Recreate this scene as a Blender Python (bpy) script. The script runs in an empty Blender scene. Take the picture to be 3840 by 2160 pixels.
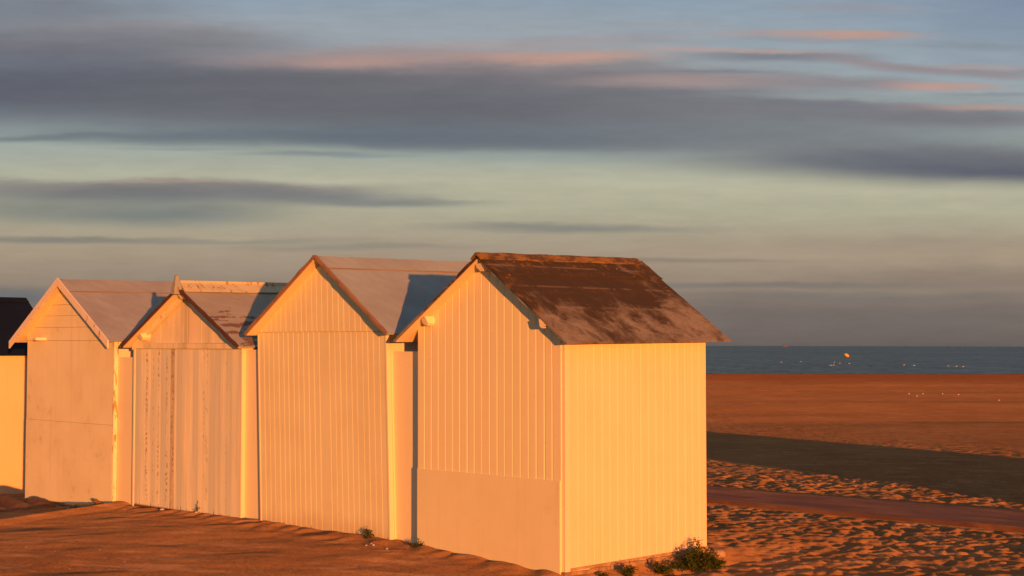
import bpy, bmesh, math, random
import numpy as np
from mathutils import Vector, Matrix

random.seed(7)
sc = bpy.context.scene
COL = sc.collection
R = math.radians
EXPO = 0.70
EXM = 2 ** EXPO

# ------------------------------------------------------------------ frame of the place
EYE = 1.95
HEAD = R(-43.5)                                   # heading of the row of huts
U = Vector((math.sin(HEAD), math.cos(HEAD), 0))   # along the row, away to the left
V = Vector((math.cos(HEAD), -math.sin(HEAD), 0))  # inwards, from front to back of a hut
C0 = Vector((0.4753, 14.1891, 0))                 # front right corner of the nearest hut
ROT = math.atan2(-U.y, -U.x)

def W(a, b, z=0.0):
    p = C0 + U * a + V * b
    return Vector((p.x, p.y, z))

def lin(c):
    return tuple(((v / 255) / 12.92 if v / 255 <= 0.04045 else ((v / 255 + 0.055) / 1.055) ** 2.4) for v in c)

# ------------------------------------------------------------------ object helpers
def tag(o, label=None, cat=None, group=None, kind=None):
    if label: o['label'] = label
    if cat: o['category'] = cat
    if group: o['group'] = group
    if kind: o['kind'] = kind
    return o

def empty(name, loc, rz=0.0):
    o = bpy.data.objects.new(name, None)
    o.empty_display_size = 0.3
    COL.objects.link(o)
    o.location = loc
    o.rotation_euler = (0, 0, rz)
    return o

def link(name, bm, mat, parent=None, smooth=False, warp=None):
    if warp:
        for v in bm.verts:
            v.co = Vector(warp(v.co))
    bmesh.ops.recalc_face_normals(bm, faces=bm.faces)
    me = bpy.data.meshes.new(name)
    bm.to_mesh(me)
    bm.free()
    me.materials.append(mat)
    if smooth:
        for p in me.polygons: p.use_smooth = True
    o = bpy.data.objects.new(name, me)
    COL.objects.link(o)
    if parent: o.parent = parent
    return o

def box(bm, x0, x1, y0, y1, z0, z1, bev=0.0, jit=0.0):
    vs = [bm.verts.new((x + random.uniform(-jit, jit), y + random.uniform(-jit, jit), z + random.uniform(-jit, jit)))
          for x in (x0, x1) for y in (y0, y1) for z in (z0, z1)]
    idx = [(0, 1, 3, 2), (4, 6, 7, 5), (0, 4, 5, 1), (2, 3, 7, 6), (0, 2, 6, 4), (1, 5, 7, 3)]
    fs = [bm.faces.new([vs[i] for i in f]) for f in idx]
    if bev:
        es = set(e for f in fs for e in f.edges)
        bmesh.ops.bevel(bm, geom=list(es), offset=bev, segments=1, affect='EDGES')
    return vs

def prism(bm, pts, vec):
    a = [bm.verts.new(p) for p in pts]
    b = [bm.verts.new(Vector(p) + Vector(vec)) for p in pts]
    n = len(pts)
    bm.faces.new(a)
    bm.faces.new(b[::-1])
    for i in range(n):
        bm.faces.new((a[i], b[i], b[(i + 1) % n], a[(i + 1) % n]))

# ------------------------------------------------------------------ node helpers
class NT:
    def __init__(self, tree):
        self.t = tree
        self.n = tree.nodes
        self.l = tree.links
    def new(self, typ, **kw):
        n = self.n.new(typ)
        for k, v in kw.items(): setattr(n, k, v)
        return n
    def put(self, sock, v):
        if isinstance(v, bpy.types.NodeSocket): self.l.new(v, sock)
        elif v is not None:
            if sock.type == 'RGBA' and len(v) == 3: v = (*v, 1)
            sock.default_value = v
    def m(self, op, a, b=None, c=None, clamp=False):
        n = self.new('ShaderNodeMath', operation=op, use_clamp=clamp)
        for i, v in enumerate((a, b, c)):
            if v is not None: self.put(n.inputs[i], v)
        return n.outputs[0]
    def vm(self, op, a, b=None, scale=None):
        n = self.new('ShaderNodeVectorMath', operation=op)
        self.put(n.inputs[0], a)
        if b is not None: self.put(n.inputs[1], b)
        if scale is not None: self.put(n.inputs['Scale'], scale)
        return n.outputs[0]
    def mix(self, f, a, b, blend='MIX'):
        n = self.new('ShaderNodeMix', data_type='RGBA', blend_type=blend)
        self.put(n.inputs[0], f); self.put(n.inputs[6], a); self.put(n.inputs[7], b)
        return n.outputs[2]
    def ramp(self, f, stops, interp='LINEAR'):
        n = self.new('ShaderNodeValToRGB')
        cr = n.color_ramp
        cr.interpolation = interp
        while len(cr.elements) < len(stops): cr.elements.new(0.5)
        for e, (p, c) in zip(cr.elements, stops):
            e.position = p
            e.color = (c, c, c, 1) if isinstance(c, (int, float)) else (*c, 1)
        self.put(n.inputs[0], f)
        return n.outputs[0]
    def mr(self, v, a, b, c=0.0, d=1.0, smooth=True):
        n = self.new('ShaderNodeMapRange', interpolation_type='SMOOTHSTEP' if smooth else 'LINEAR')
        for i, x in enumerate((v, a, b, c, d)): self.put(n.inputs[i], x)
        return n.outputs[0]
    def noise(self, vec, scale, detail=3, rough=0.55, dist=0.0, color=False):
        n = self.new('ShaderNodeTexNoise')
        self.put(n.inputs['Vector'], vec)
        n.inputs['Scale'].default_value = scale
        n.inputs['Detail'].default_value = detail
        n.inputs['Roughness'].default_value = rough
        n.inputs['Distortion'].default_value = dist
        return n.outputs['Color' if color else 'Fac']
    def scl(self, vec, s):
        return self.vm('MULTIPLY', vec, s)
    def sep(self, vec):
        n = self.new('ShaderNodeSeparateXYZ')
        self.put(n.inputs[0], vec)
        return n.outputs
    def comb(self, x, y, z):
        n = self.new('ShaderNodeCombineXYZ')
        for i, v in enumerate((x, y, z)): self.put(n.inputs[i], v)
        return n.outputs[0]

def material(name):
    m = bpy.data.materials.new(name)
    m.use_nodes = True
    t = NT(m.node_tree)
    b = m.node_tree.nodes['Principled BSDF']
    return m, t, b

def objco(t): return t.new('ShaderNodeTexCoord').outputs['Object']

def bump(t, b, h, strength, dist=0.01):
    n = t.new('ShaderNodeBump')
    n.inputs['Strength'].default_value = strength
    n.inputs['Distance'].default_value = dist
    t.put(n.inputs['Height'], h)
    t.l.new(n.outputs[0], b.inputs['Normal'])

def paint(name, base, dark=(0.30, 0.20, 0.12), wear=0.0, foot=0.0, stain=0.15, rough=0.6, seed=0.0, grime=0.0, spec=0.2):
    """white or cream painted boards: mottling, vertical run stains, chipped paint, rotten feet"""
    m, t, b = material(name)
    co = t.vm('ADD', objco(t), (seed * 3.1, seed * 1.7, 0))
    raw = t.sep(objco(t))
    x, y, z = raw[0], raw[1], raw[2]
    mot = t.noise(co, 2.2, 5, 0.6)
    run = t.noise(t.scl(co, (14, 14, 0.8)), 1.0, 4, 0.6)
    c = t.mix(t.m('MULTIPLY', t.mr(mot, 0.35, 0.75), stain * 2.2), base, tuple(v * k for v, k in zip(base, (0.86, 0.82, 0.76))))
    c = t.mix(t.m('MULTIPLY', t.mr(run, 0.5, 0.8), stain * 2.0), c, tuple(v * k for v, k in zip(base, (0.80, 0.74, 0.66))))
    if grime > 0:
        g = t.m('MULTIPLY', t.mr(t.noise(co, 5.0, 6, 0.7), 0.52, 0.72), t.mr(t.noise(co, 1.1, 2), 0.45, 0.65))
        c = t.mix(t.m('MULTIPLY', g, grime), c, (0.33, 0.25, 0.18))
    # pinholes and rust spots
    v = t.new('ShaderNodeTexVoronoi', feature='F1')
    t.put(v.inputs['Vector'], co); v.inputs['Scale'].default_value = 7.0
    sp = t.mr(v.outputs['Distance'], 0.045, 0.03)
    c = t.mix(t.m('MULTIPLY', sp, 0.45), c, (0.25, 0.15, 0.09))
    if wear > 0:
        w = t.mr(t.noise(t.scl(co, (16, 16, 4)), 1.0, 6, 0.72), 0.62 - wear * 0.2, 0.66 - wear * 0.2)
        c = t.mix(w, c, dark)
    if foot > 0:
        n1 = t.noise(t.scl(co, (26, 26, 2.5)), 1.0, 4, 0.7)
        h = t.m('ADD', z, t.m('MULTIPLY', t.mr(n1, 0.56, 0.85, 0, -1, False), foot))
        f = t.mr(h, 0.012, -0.01)
        c = t.mix(f, c, (0.13, 0.07, 0.04))
        haze = t.mr(t.m('ADD', z, t.m('MULTIPLY', t.noise(co, 4, 4), -0.25)), 0.12, -0.15)
        c = t.mix(t.m('MULTIPLY', haze, 0.35), c, (0.42, 0.26, 0.15))
    t.put(b.inputs['Base Color'], c)
    b.inputs['Roughness'].default_value = rough
    b.inputs['Specular IOR Level'].default_value = spec
    bump(t, b, t.m('ADD', t.m('MULTIPLY', run, 0.6), t.noise(co, 60, 3)), 0.25, 0.004)
    return m

# ------------------------------------------------------------------ materials
CREAM = (0.80, 0.77, 0.68)
M = {}
M['front4'] = paint('cream_matchboard_paint', (0.78, 0.75, 0.54), foot=0.04, stain=0.10, seed=1)
M['panel4'] = paint('plain_panel_paint', (0.77, 0.75, 0.54), foot=0.0, stain=0.16, grime=0.18, seed=2)
M['side4'] = paint('bright_side_paint', (0.78, 0.66, 0.50), foot=0.0, stain=0.12, seed=3)
M['trim'] = paint('trim_paint', (0.80, 0.70, 0.56), stain=0.1, wear=0.0, seed=4)
M['front3'] = paint('off_white_matchboard_paint', (0.76, 0.76, 0.55), foot=0.16, stain=0.22, seed=5)
M['front1'] = paint('plywood_paint', (0.78, 0.77, 0.58), foot=0.0, stain=0.25, grime=0.45, seed=6)
M['chip'] = paint('chipped_post_paint', (0.80, 0.76, 0.62), dark=(0.50, 0.30, 0.13), wear=0.45, seed=7)
M['infill'] = paint('infill_paint', (0.78, 0.74, 0.55), foot=0.0, stain=0.08, seed=8)
M['soffit'] = paint('soffit_paint', (0.80, 0.70, 0.52), stain=0.15, seed=9)
M['beam'] = paint('beam_paint', (0.82, 0.76, 0.62), stain=0.12, wear=0.1, seed=10)
M['barge'] = paint('bargeboard_paint', (0.78, 0.72, 0.64), dark=(0.42, 0.28, 0.18), wear=0.10, seed=11)
M['side0'] = paint('far_side_paint', (0.74, 0.58, 0.38), stain=0.12, foot=0.0, seed=12)

def wood_front():
    m, t, b = material('weathered_board_paint')
    co = objco(t); s = t.sep(co)
    bw = 0.117
    xi = t.m('FLOOR', t.m('DIVIDE', t.m('ADD', s[0], 10.02), bw))
    wn = t.new('ShaderNodeTexWhiteNoise', noise_dimensions='1D')
    t.put(wn.inputs['W'], t.m('ADD', xi, 3.3))
    rnd = wn.outputs['Value']
    co2 = t.comb(s[0], t.m('MULTIPLY', xi, 3.7), s[2])
    streak = t.noise(t.scl(co2, (42, 1, 0.9)), 1.0, 6, 0.62, 0.3)
    c = t.mix(t.mr(rnd, 0.15, 0.85), (0.80, 0.80, 0.66), (0.57, 0.63, 0.60))
    patch = t.noise(t.scl(co2, (7, 1, 1.1)), 1.0, 4, 0.6)
    c = t.mix(t.m('MULTIPLY', t.mr(patch, 0.42, 0.62), 0.6), c, (0.60, 0.65, 0.61))
    c = t.mix(t.m('MULTIPLY', t.mr(t.noise(t.scl(co2, (11, 4, 0.8)), 1.0, 3), 0.5, 0.68), 0.6), c, (0.82, 0.78, 0.60))
    c = t.mix(t.m('MULTIPLY', t.mr(streak, 0.50, 0.74), 0.6), c, (0.60, 0.58, 0.50))
    # dark open grain and knots, stacked in narrow columns where the paint has gone
    fl = None
    for xc, w_, k in ((-0.87, .034, 1.0), (-0.60, .030, .7), (-0.41, .034, .95), (-0.285, .045, .9), (-0.72, .02, .5), (0.455, .03, .55), (0.39, .02, .4), (0.86, .02, .3)):
        dx = t.m('ABSOLUTE', t.m('SUBTRACT', s[0], t.m('ADD', xc, t.m('MULTIPLY', t.m('SUBTRACT', t.noise(t.scl(co, (1, 1, 2)), 1.0, 2), .5), .05))))
        colm = t.mr(dx, w_, w_ * .35)
        ring = t.m('SINE', t.m('ADD', t.m('ADD', t.m('MULTIPLY', s[2], 88.0), t.m('MULTIPLY', dx, 150.0)), t.m('MULTIPLY', t.noise(t.scl(co, (18, 1, 3)), 1.0, 3), 34.0)))
        gate = t.mr(t.noise(t.scl(co, (14, 1, 4.5)), 1.0, 3, .6), 0.45, 0.56)
        v_ = t.m('MULTIPLY', t.m('MULTIPLY', t.m('MULTIPLY', colm, t.mr(ring, -0.1, 0.75)), gate), k)
        fl = v_ if fl is None else t.m('MAXIMUM', fl, v_)
    bare = t.m('MULTIPLY', t.mr(t.m('ABSOLUTE', t.m('ADD', s[0], 0.285)), 0.050, 0.044), t.mr(t.noise(t.scl(co, (6, 1, 1.6)), 1.0, 3), 0.34, 0.56, 0.25, 1.0))
    c = t.mix(t.m('MULTIPLY', bare, 0.72), c, (0.42, 0.36, 0.28))
    c = t.mix(t.m('MULTIPLY', fl, 0.8), c, (0.17, 0.085, 0.05))
    fr = t.m('FRACT', t.m('DIVIDE', t.m('ADD', s[0], 10.02), bw))
    c = t.mix(t.m('MULTIPLY', t.mr(fr, 0.05, 0.015), 0.16), c, (0.30, 0.20, 0.13))
    n1 = t.noise(t.scl(co, (30, 26, 2.5)), 1.0, 4, 0.7)
    f = t.mr(t.m('ADD', s[2], t.mr(n1, 0.56, 0.85, 0, -0.18, False)), 0.012, -0.01)
    c = t.mix(f, c, (0.15, 0.08, 0.045))
    t.put(b.inputs['Base Color'], c)
    b.inputs['Roughness'].default_value = 0.8
    b.inputs['Specular IOR Level'].default_value = 0.15
    bump(t, b, t.m('SUBTRACT', streak, t.m('MULTIPLY', fl, 0.8)), 0.35, 0.003)
    return m
M['front2'] = wood_front()

def wood_gable():
    m, t, b = material('weathered_gable_paint')
    co = objco(t); s = t.sep(co)
    n = t.noise(t.scl(co, (7, 7, 0.9)), 1.0, 4, 0.6)
    c = t.mix(t.mr(n, 0.35, 0.7), (0.77, 0.74, 0.58), (0.60, 0.58, 0.47))
    bd = t.mr(t.m('ABSOLUTE', t.m('ADD', s[0], 0.0)), 0.058, 0.05)
    c = t.mix(t.m('MULTIPLY', bd, 0.7), c, (0.50, 0.47, 0.38))
    pale = t.m('MULTIPLY', t.mr(s[0], 0.06, 0.08), t.mr(s[0], 0.24, 0.20))
    c = t.mix(t.m('MULTIPLY', pale, 0.6), c, (0.80, 0.70, 0.58))
    g = t.mr(t.noise(t.scl(co, (5, 5, 3)), 1.0, 6, 0.7), 0.58, 0.75)
    c = t.mix(t.m('MULTIPLY', g, 0.4), c, (0.40, 0.30, 0.22))
    t.put(b.inputs['Base Color'], c); b.inputs['Roughness'].default_value = 0.8
    b.inputs['Specular IOR Level'].default_value = 0.15
    bump(t, b, t.noise(t.scl(co, (40, 40, 3)), 1.0, 4), 0.3, 0.004)
    return m
M['gable2'] = wood_gable()

def roof_painted(name, base, flake=0.0, dark=(0.16, 0.075, 0.05), seed=0.0):
    m, t, b = material(name)
    co = t.vm('ADD', objco(t), (seed, seed * 2, seed)); 
    n = t.noise(co, 1.6, 5, 0.6)
    st = t.noise(t.scl(co, (3, 14, 3)), 1.0, 4, 0.6)
    c = t.mix(t.mr(n, 0.3, 0.75), base, tuple(v * k for v, k in zip(base, (0.84, 0.80, 0.80))))
    c = t.mix(t.m('MULTIPLY', t.mr(st, 0.5, 0.8), 0.25), c, tuple(v * 0.75 for v in base))
    v = t.new('ShaderNodeTexVoronoi', feature='F1')
    t.put(v.inputs['Vector'], t.scl(co, (5, 3, 5))); v.inputs['Scale'].default_value = 1.6
    c = t.mix(t.m('MULTIPLY', t.mr(v.outputs['Distance'], 0.07, 0.04), 0.5), c, dark)
    if flake > 0:
        s = t.sep(objco(t))
        zone = t.m('MULTIPLY', t.mr(s[2], 2.60, 1.98), t.mr(s[1], 1.25, 0.35))
        fn = t.noise(t.scl(co, (9, 4.0, 13)), 1.0, 3, 0.55)
        fl = t.mr(t.m('ADD', fn, t.m('MULTIPLY', zone, 0.20)), 0.69, 0.705)
        c = t.mix(t.m('MULTIPLY', fl, flake), c, dark)
    t.put(b.inputs['Base Color'], c); b.inputs['Roughness'].default_value = 0.75
    b.inputs['Specular IOR Level'].default_value = 0.15
    bump(t, b, t.m('ADD', t.noise(co, 30, 4), n), 0.25, 0.006)
    return m
M['roof3'] = roof_painted('grey_painted_roof', (0.33, 0.405, 0.46), seed=1)
M['roof1'] = roof_painted('grey_roof_sheet', (0.33, 0.37, 0.41), seed=2)
M['roof2'] = roof_painted('flaking_painted_roof', (0.36, 0.37, 0.35), flake=0.85, dark=(0.165, 0.09, 0.06), seed=3)
M['roof0'] = roof_painted('navy_slate_roof', (0.006, 0.012, 0.030), dark=(0.01, 0.01, 0.01), seed=4)
M['roof_edge'] = roof_painted('roof_edge_wood', (0.30, 0.19, 0.13), seed=5)
M['joint'] = roof_painted('roof_joint_batten', (0.29, 0.25, 0.20), seed=6)
M['dark_edge'] = roof_painted('roof_underlay_edge', (0.10, 0.055, 0.04), seed=7)

def roof_lichen():
    m, t, b = material('weathered_lichen_roof')
    co = objco(t); s = t.sep(co)
    x, y, z = s[0], s[1], s[2]
    # streaks run down the slope
    w = t.noise(co, 2.4, 4, 0.6, color=True)
    wc = t.vm('ADD', co, t.vm('SCALE', t.vm('SUBTRACT', w, (0.5, 0.5, 0.5)), scale=0.30))
    n = t.noise(t.scl(wc, (2.6, 3.4, 3.2)), 1.0, 6, 0.62)
    n2 = t.noise(t.scl(wc, (6.0, 2.2, 7.5)), 1.0, 4, 0.6)
    lower = t.mr(z, 2.66, 2.10, -0.24, 0.10)
    rightcol = t.mr(t.m('ADD', y, t.m('MULTIPLY', n2, 0.20)), 1.66, 1.80, 0.0, 0.17)
    frontcol = t.mr(t.m('ADD', y, t.m('MULTIPLY', n2, 0.5)), 0.75, 0.15, 0.0, 0.10)
    k = t.m('ADD', t.m('ADD', t.m('ADD', n, t.m('MULTIPLY', t.m('SUBTRACT', n2, 0.5), 0.35)), lower), t.m('ADD', rightcol, frontcol))
    c = t.mix(t.mr(k, 0.44, 0.74), (0.060, 0.046, 0.036), (0.255, 0.235, 0.212))
    c = t.mix(t.m('MULTIPLY', t.mr(n2, 0.45, 0.75), 0.35), c, (0.13, 0.085, 0.055))
    c = t.mix(t.m('MULTIPLY', t.mr(t.noise(wc, 26, 4, 0.7), 0.5, 0.75), 0.5), c, (0.08, 0.055, 0.042))
    blot = t.m('MULTIPLY', t.mr(t.noise(t.scl(wc, (3.5, 5.0, 4.5)), 1.3, 4, .6), 0.52, 0.70), 0.6)
    c = t.mix(blot, c, (0.068, 0.048, 0.035))
    crow = t.m('MULTIPLY', t.m('MULTIPLY', t.mr(t.m('ABSOLUTE', t.m('SUBTRACT', t.m('FRACT', t.m('DIVIDE', z, .2)), .5)), 0.06, 0.015), t.mr(n, .42, .55)), 0.35)
    c = t.mix(crow, c, (0.26, 0.22, 0.18))
    # orange lichen near ridge and front verge, and dots
    rz = t.mr(z, 2.55, 2.80)
    li = t.m('MULTIPLY', t.mr(t.noise(co, 11, 5, 0.7), 0.52, 0.66), t.m('MAXIMUM', rz, t.mr(y, 0.10, -0.12)))
    c = t.mix(t.m('MULTIPLY', li, 0.7), c, (0.25, 0.13, 0.02))
    v = t.new('ShaderNodeTexVoronoi', feature='F1')
    t.put(v.inputs['Vector'], co); v.inputs['Scale'].default_value = 9
    dots = t.mr(v.outputs['Distance'], 0.10, 0.06)
    wn = t.new('ShaderNodeTexWhiteNoise'); t.put(wn.inputs['Vector'], v.outputs['Position'])
    c = t.mix(t.m('MULTIPLY', dots, t.mr(wn.outputs['Value'], 0.6, 0.62)), c, (0.40, 0.20, 0.06))
    t.put(b.inputs['Base Color'], c); b.inputs['Roughness'].default_value = 0.9
    b.inputs['Specular IOR Level'].default_value = 0.1
    bump(t, b, t.m('ADD', t.noise(co, 35, 5, 0.65), n), 0.6, 0.01)
    return m
M['roof4'] = roof_lichen()

def ridge_lichen():
    m, t, b = material('ridge_lichen')
    co = objco(t)
    n = t.noise(t.scl(co, (4, 3, 8)), 1.6, 6, 0.7)
    c = t.mix(t.mr(n, 0.40, 0.62), (0.075, 0.045, 0.030), (0.25, 0.145, 0.035))
    c = t.mix(t.m('MULTIPLY', t.mr(t.noise(co, 14, 4), 0.5, 0.7), 0.6), c, (0.22, 0.12, 0.07))
    t.put(b.inputs['Base Color'], c); b.inputs['Roughness'].default_value = 0.9
    bump(t, b, t.noise(co, 40, 5), 0.7, 0.01)
    return m
M['ridge4'] = ridge_lichen()
M['ridge2'] = paint('flaking_ridge_paint', (0.52, 0.50, 0.38), dark=(0.30, 0.20, 0.11), wear=0.26, seed=14)
M['finial'] = paint('grey_finial_paint', (0.30, 0.34, 0.36), dark=(0.25, 0.16, 0.12), wear=0.3, seed=15)

def stone_mat(name, c1, c2, scale=6.0, rough=0.9):
    m, t, b = material(name)
    co = objco(t)
    n = t.noise(co, scale, 6, 0.7)
    t.put(b.inputs['Base Color'], t.mix(t.mr(n, 0.35, 0.7), c1, c2))
    b.inputs['Roughness'].default_value = rough
    b.inputs['Specular IOR Level'].default_value = 0.2
    bump(t, b, t.noise(co, scale * 5, 5, 0.7), 0.6, 0.01)
    return m
M['plinth'] = stone_mat('plinth_concrete', (0.24, 0.15, 0.09), (0.42, 0.30, 0.2), 9)
M['stone'] = stone_mat('pale_stone', (0.42, 0.30, 0.22), (0.62, 0.5, 0.4), 20)
M['debris'] = stone_mat('rotten_wood', (0.12, 0.06, 0.035), (0.32, 0.18, 0.09), 25)
M['tarp'] = stone_mat('brown_tarpaulin', (0.085, 0.048, 0.032), (0.19, 0.11, 0.075), 3, 0.75)
M['sill'] = stone_mat('wet_sill_wood', (0.30, 0.20, 0.12), (0.48, 0.34, 0.22), 12)
M['debris2'] = stone_mat('brown_stone', (0.30, 0.20, 0.13), (0.46, 0.34, 0.25), 14)
M['shell'] = stone_mat('white_shell', (0.75, 0.70, 0.66), (0.85, 0.82, 0.78), 30)

# ------------------------------------------------------------------ sand
def hash2(ix, iy, seed):
    h = (ix.astype(np.int64) * 374761393 + iy.astype(np.int64) * 668265263 + seed * 1442695041) & 0xFFFFFFFF
    h = ((h ^ (h >> 13)) * 1274126177) & 0xFFFFFFFF
    h = h ^ (h >> 16)
    return (h & 0xFFFF) / 65535.0

def vnoise(x, y, seed):
    ix = np.floor(x); iy = np.floor(y)
    fx = x - ix; fy = y - iy
    fx = fx ** 3 * (fx * (fx * 6 - 15) + 10); fy = fy ** 3 * (fy * (fy * 6 - 15) + 10)
    a = hash2(ix, iy, seed); b = hash2(ix + 1, iy, seed)
    c = hash2(ix, iy + 1, seed); d = hash2(ix + 1, iy + 1, seed)
    return (a + (b - a) * fx) * (1 - fy) + (c + (d - c) * fx) * fy - 0.5

def sstep(x, a, b):
    t = np.clip((x - a) / (b - a), 0, 1)
    return t * t * (3 - 2 * t)

PATH0, PATH1 = 5.70, 7.22
def ground_z(X, Y, detail=True):
    X = np.asarray(X, float); Y = np.asarray(Y, float)
    dx = X - C0.x; dy = Y - C0.y
    a = dx * U.x + dy * U.y
    b = dx * V.x + dy * V.y
    g = np.interp(a, [-6, -3, -.35, 0.05, 1, 2, 2.6, 4.7, 5.1, 6.5, 7.4, 7.75, 8.1, 8.6, 9.4, 10.25, 10.8, 12.6, 14],
                     [-.10, -.11, -.15, -.075, -.035, -.008, .005, .012, .008, -.012, -.03, .0, -.06, -.135, -.155, -.19, -.25, -.285, -.25])
    fade = sstep(b, 5.0, 1.0)
    z = g * fade - 0.05 * (1 - fade)
    z = z - 0.062 * np.clip(-b - 0.05, 0, 7) * sstep(a, -2.0, 0.6)        # the drift rises to the hut fronts
    z = z - 0.15 * sstep(Y, 13, 5)
    s = np.clip(Y - 21.5, 0, 32)
    z = z - 0.0185 * s * s / (s + 4.0)
    z = z - 0.003 * np.clip(Y - 122, 0, 28) - 0.10 * np.clip(Y - 150, 0, 60) - .0 * X
    if detail:
        right = np.maximum(sstep(a, -0.05, -0.5), sstep(b, 1.9, 2.6))
        lump = right * (1 - 0.80 * sstep(Y, 26, 37)) * (1 - 0.5 * sstep(Y, 37, 70))
        lump = lump * (0.55 + 0.9 * (vnoise(X * .45 + 3, Y * .3, 11) + .5))
        wx = X + 0.10 * vnoise(X * 4, Y * 4, 21); wy = Y + 0.10 * vnoise(X * 4 + 9, Y * 4, 22)
        n = 0.012 * vnoise(wx * 2.0, wy * 1.5, 1)
        n = n + 0.011 * vnoise(wx * 6.4, wy * 5.0, 2) + 0.017 * vnoise(wx * 12.0, wy * 9.5, 3) + 0.013 * vnoise(X * 19, Y * 16, 4)
        pit = np.clip(vnoise(wx * 7.8 + 50, wy * 5.8, 5) - 0.12, 0, 1)
        n = n - 0.055 * pit
        z = z + lump * n * 1.0
        # wind ripples and soft drifts in front of the huts
        q = (X * 0.42 + Y * 0.91); p = (X * 0.91 - Y * 0.42)
        soft = (1 - right)
        rip = 0.050 * vnoise(p * 0.55, q * 1.25, 6) + 0.020 * vnoise(p * 1.5, q * 3.6, 7) + 0.008 * vnoise(p * 4, q * 9, 8) + 0.003 * vnoise(p * 9, q * 20, 9)
        near = sstep(b, -0.1, -0.7)
        z = z + soft * rip * (0.2 + 0.30 * near)
        z = z + soft * 0.012 * np.clip(vnoise(X * 3, Y * 3, 12), -.1, 1) * near
        # small crumbling heaps along the wall feet
        z = z + soft * (1 - near) * 0.030 * vnoise(X * 6, Y * 6, 13)
        z = z + 0.10 * sstep(Y, 40, 60) * vnoise(X * 0.12, Y * 0.2, 14)
    pf = sstep(b, PATH0 - .25, PATH0 - .05) * sstep(b, PATH1 + .25, PATH1 + .05)
    z = z * (1 - pf) + (-0.045) * pf
    return z

def axis(segs):
    out = [segs[0][0]]
    for (s, e, d0, d1) in segs:
        x = s
        while x < e - 1e-6:
            f = (x - s) / (e - s)
            x += d0 + (d1 - d0) * f
            out.append(min(x, e))
    return np.array(out)

xs = axis([(-220, -40, 30, 10), (-40, -7, 6, .10), (-7, 1.2, .038, .036), (1.2, 7.4, .025, .025), (7.4, 14, .026, .12), (14, 45, .15, 1.2), (45, 220, 2, 30)])
ys = axis([(-60, 8, 8, .5), (8, 12.6, .3, .04), (12.6, 23, .028, .032), (23, 36, .036, .09), (36, 60, .1, .4), (60, 160, .5, 2.5), (160, 230, 5, 30)])
GX, GY = np.meshgrid(xs, ys)
GZ = ground_z(GX, GY)
nx, ny = len(xs), len(ys)
co = np.stack([GX.ravel(), GY.ravel(), GZ.ravel()], 1)
ii = np.arange(nx * ny).reshape(ny, nx)
q = np.stack([ii[:-1, :-1], ii[:-1, 1:], ii[1:, 1:], ii[1:, :-1]], -1).reshape(-1, 4)
me = bpy.data.meshes.new('sand')
me.vertices.add(len(co)); me.vertices.foreach_set('co', co.ravel())
me.loops.add(q.size); me.loops.foreach_set('vertex_index', q.ravel().astype(np.int32))
me.polygons.add(len(q))
me.polygons.foreach_set('loop_start', np.arange(0, q.size, 4, dtype=np.int32))
me.polygons.foreach_set('loop_total', np.full(len(q), 4, dtype=np.int32))
me.update(); me.validate()
me.polygons.foreach_set('use_smooth', np.ones(len(q), dtype=bool))
print('sand verts', len(co))

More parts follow.
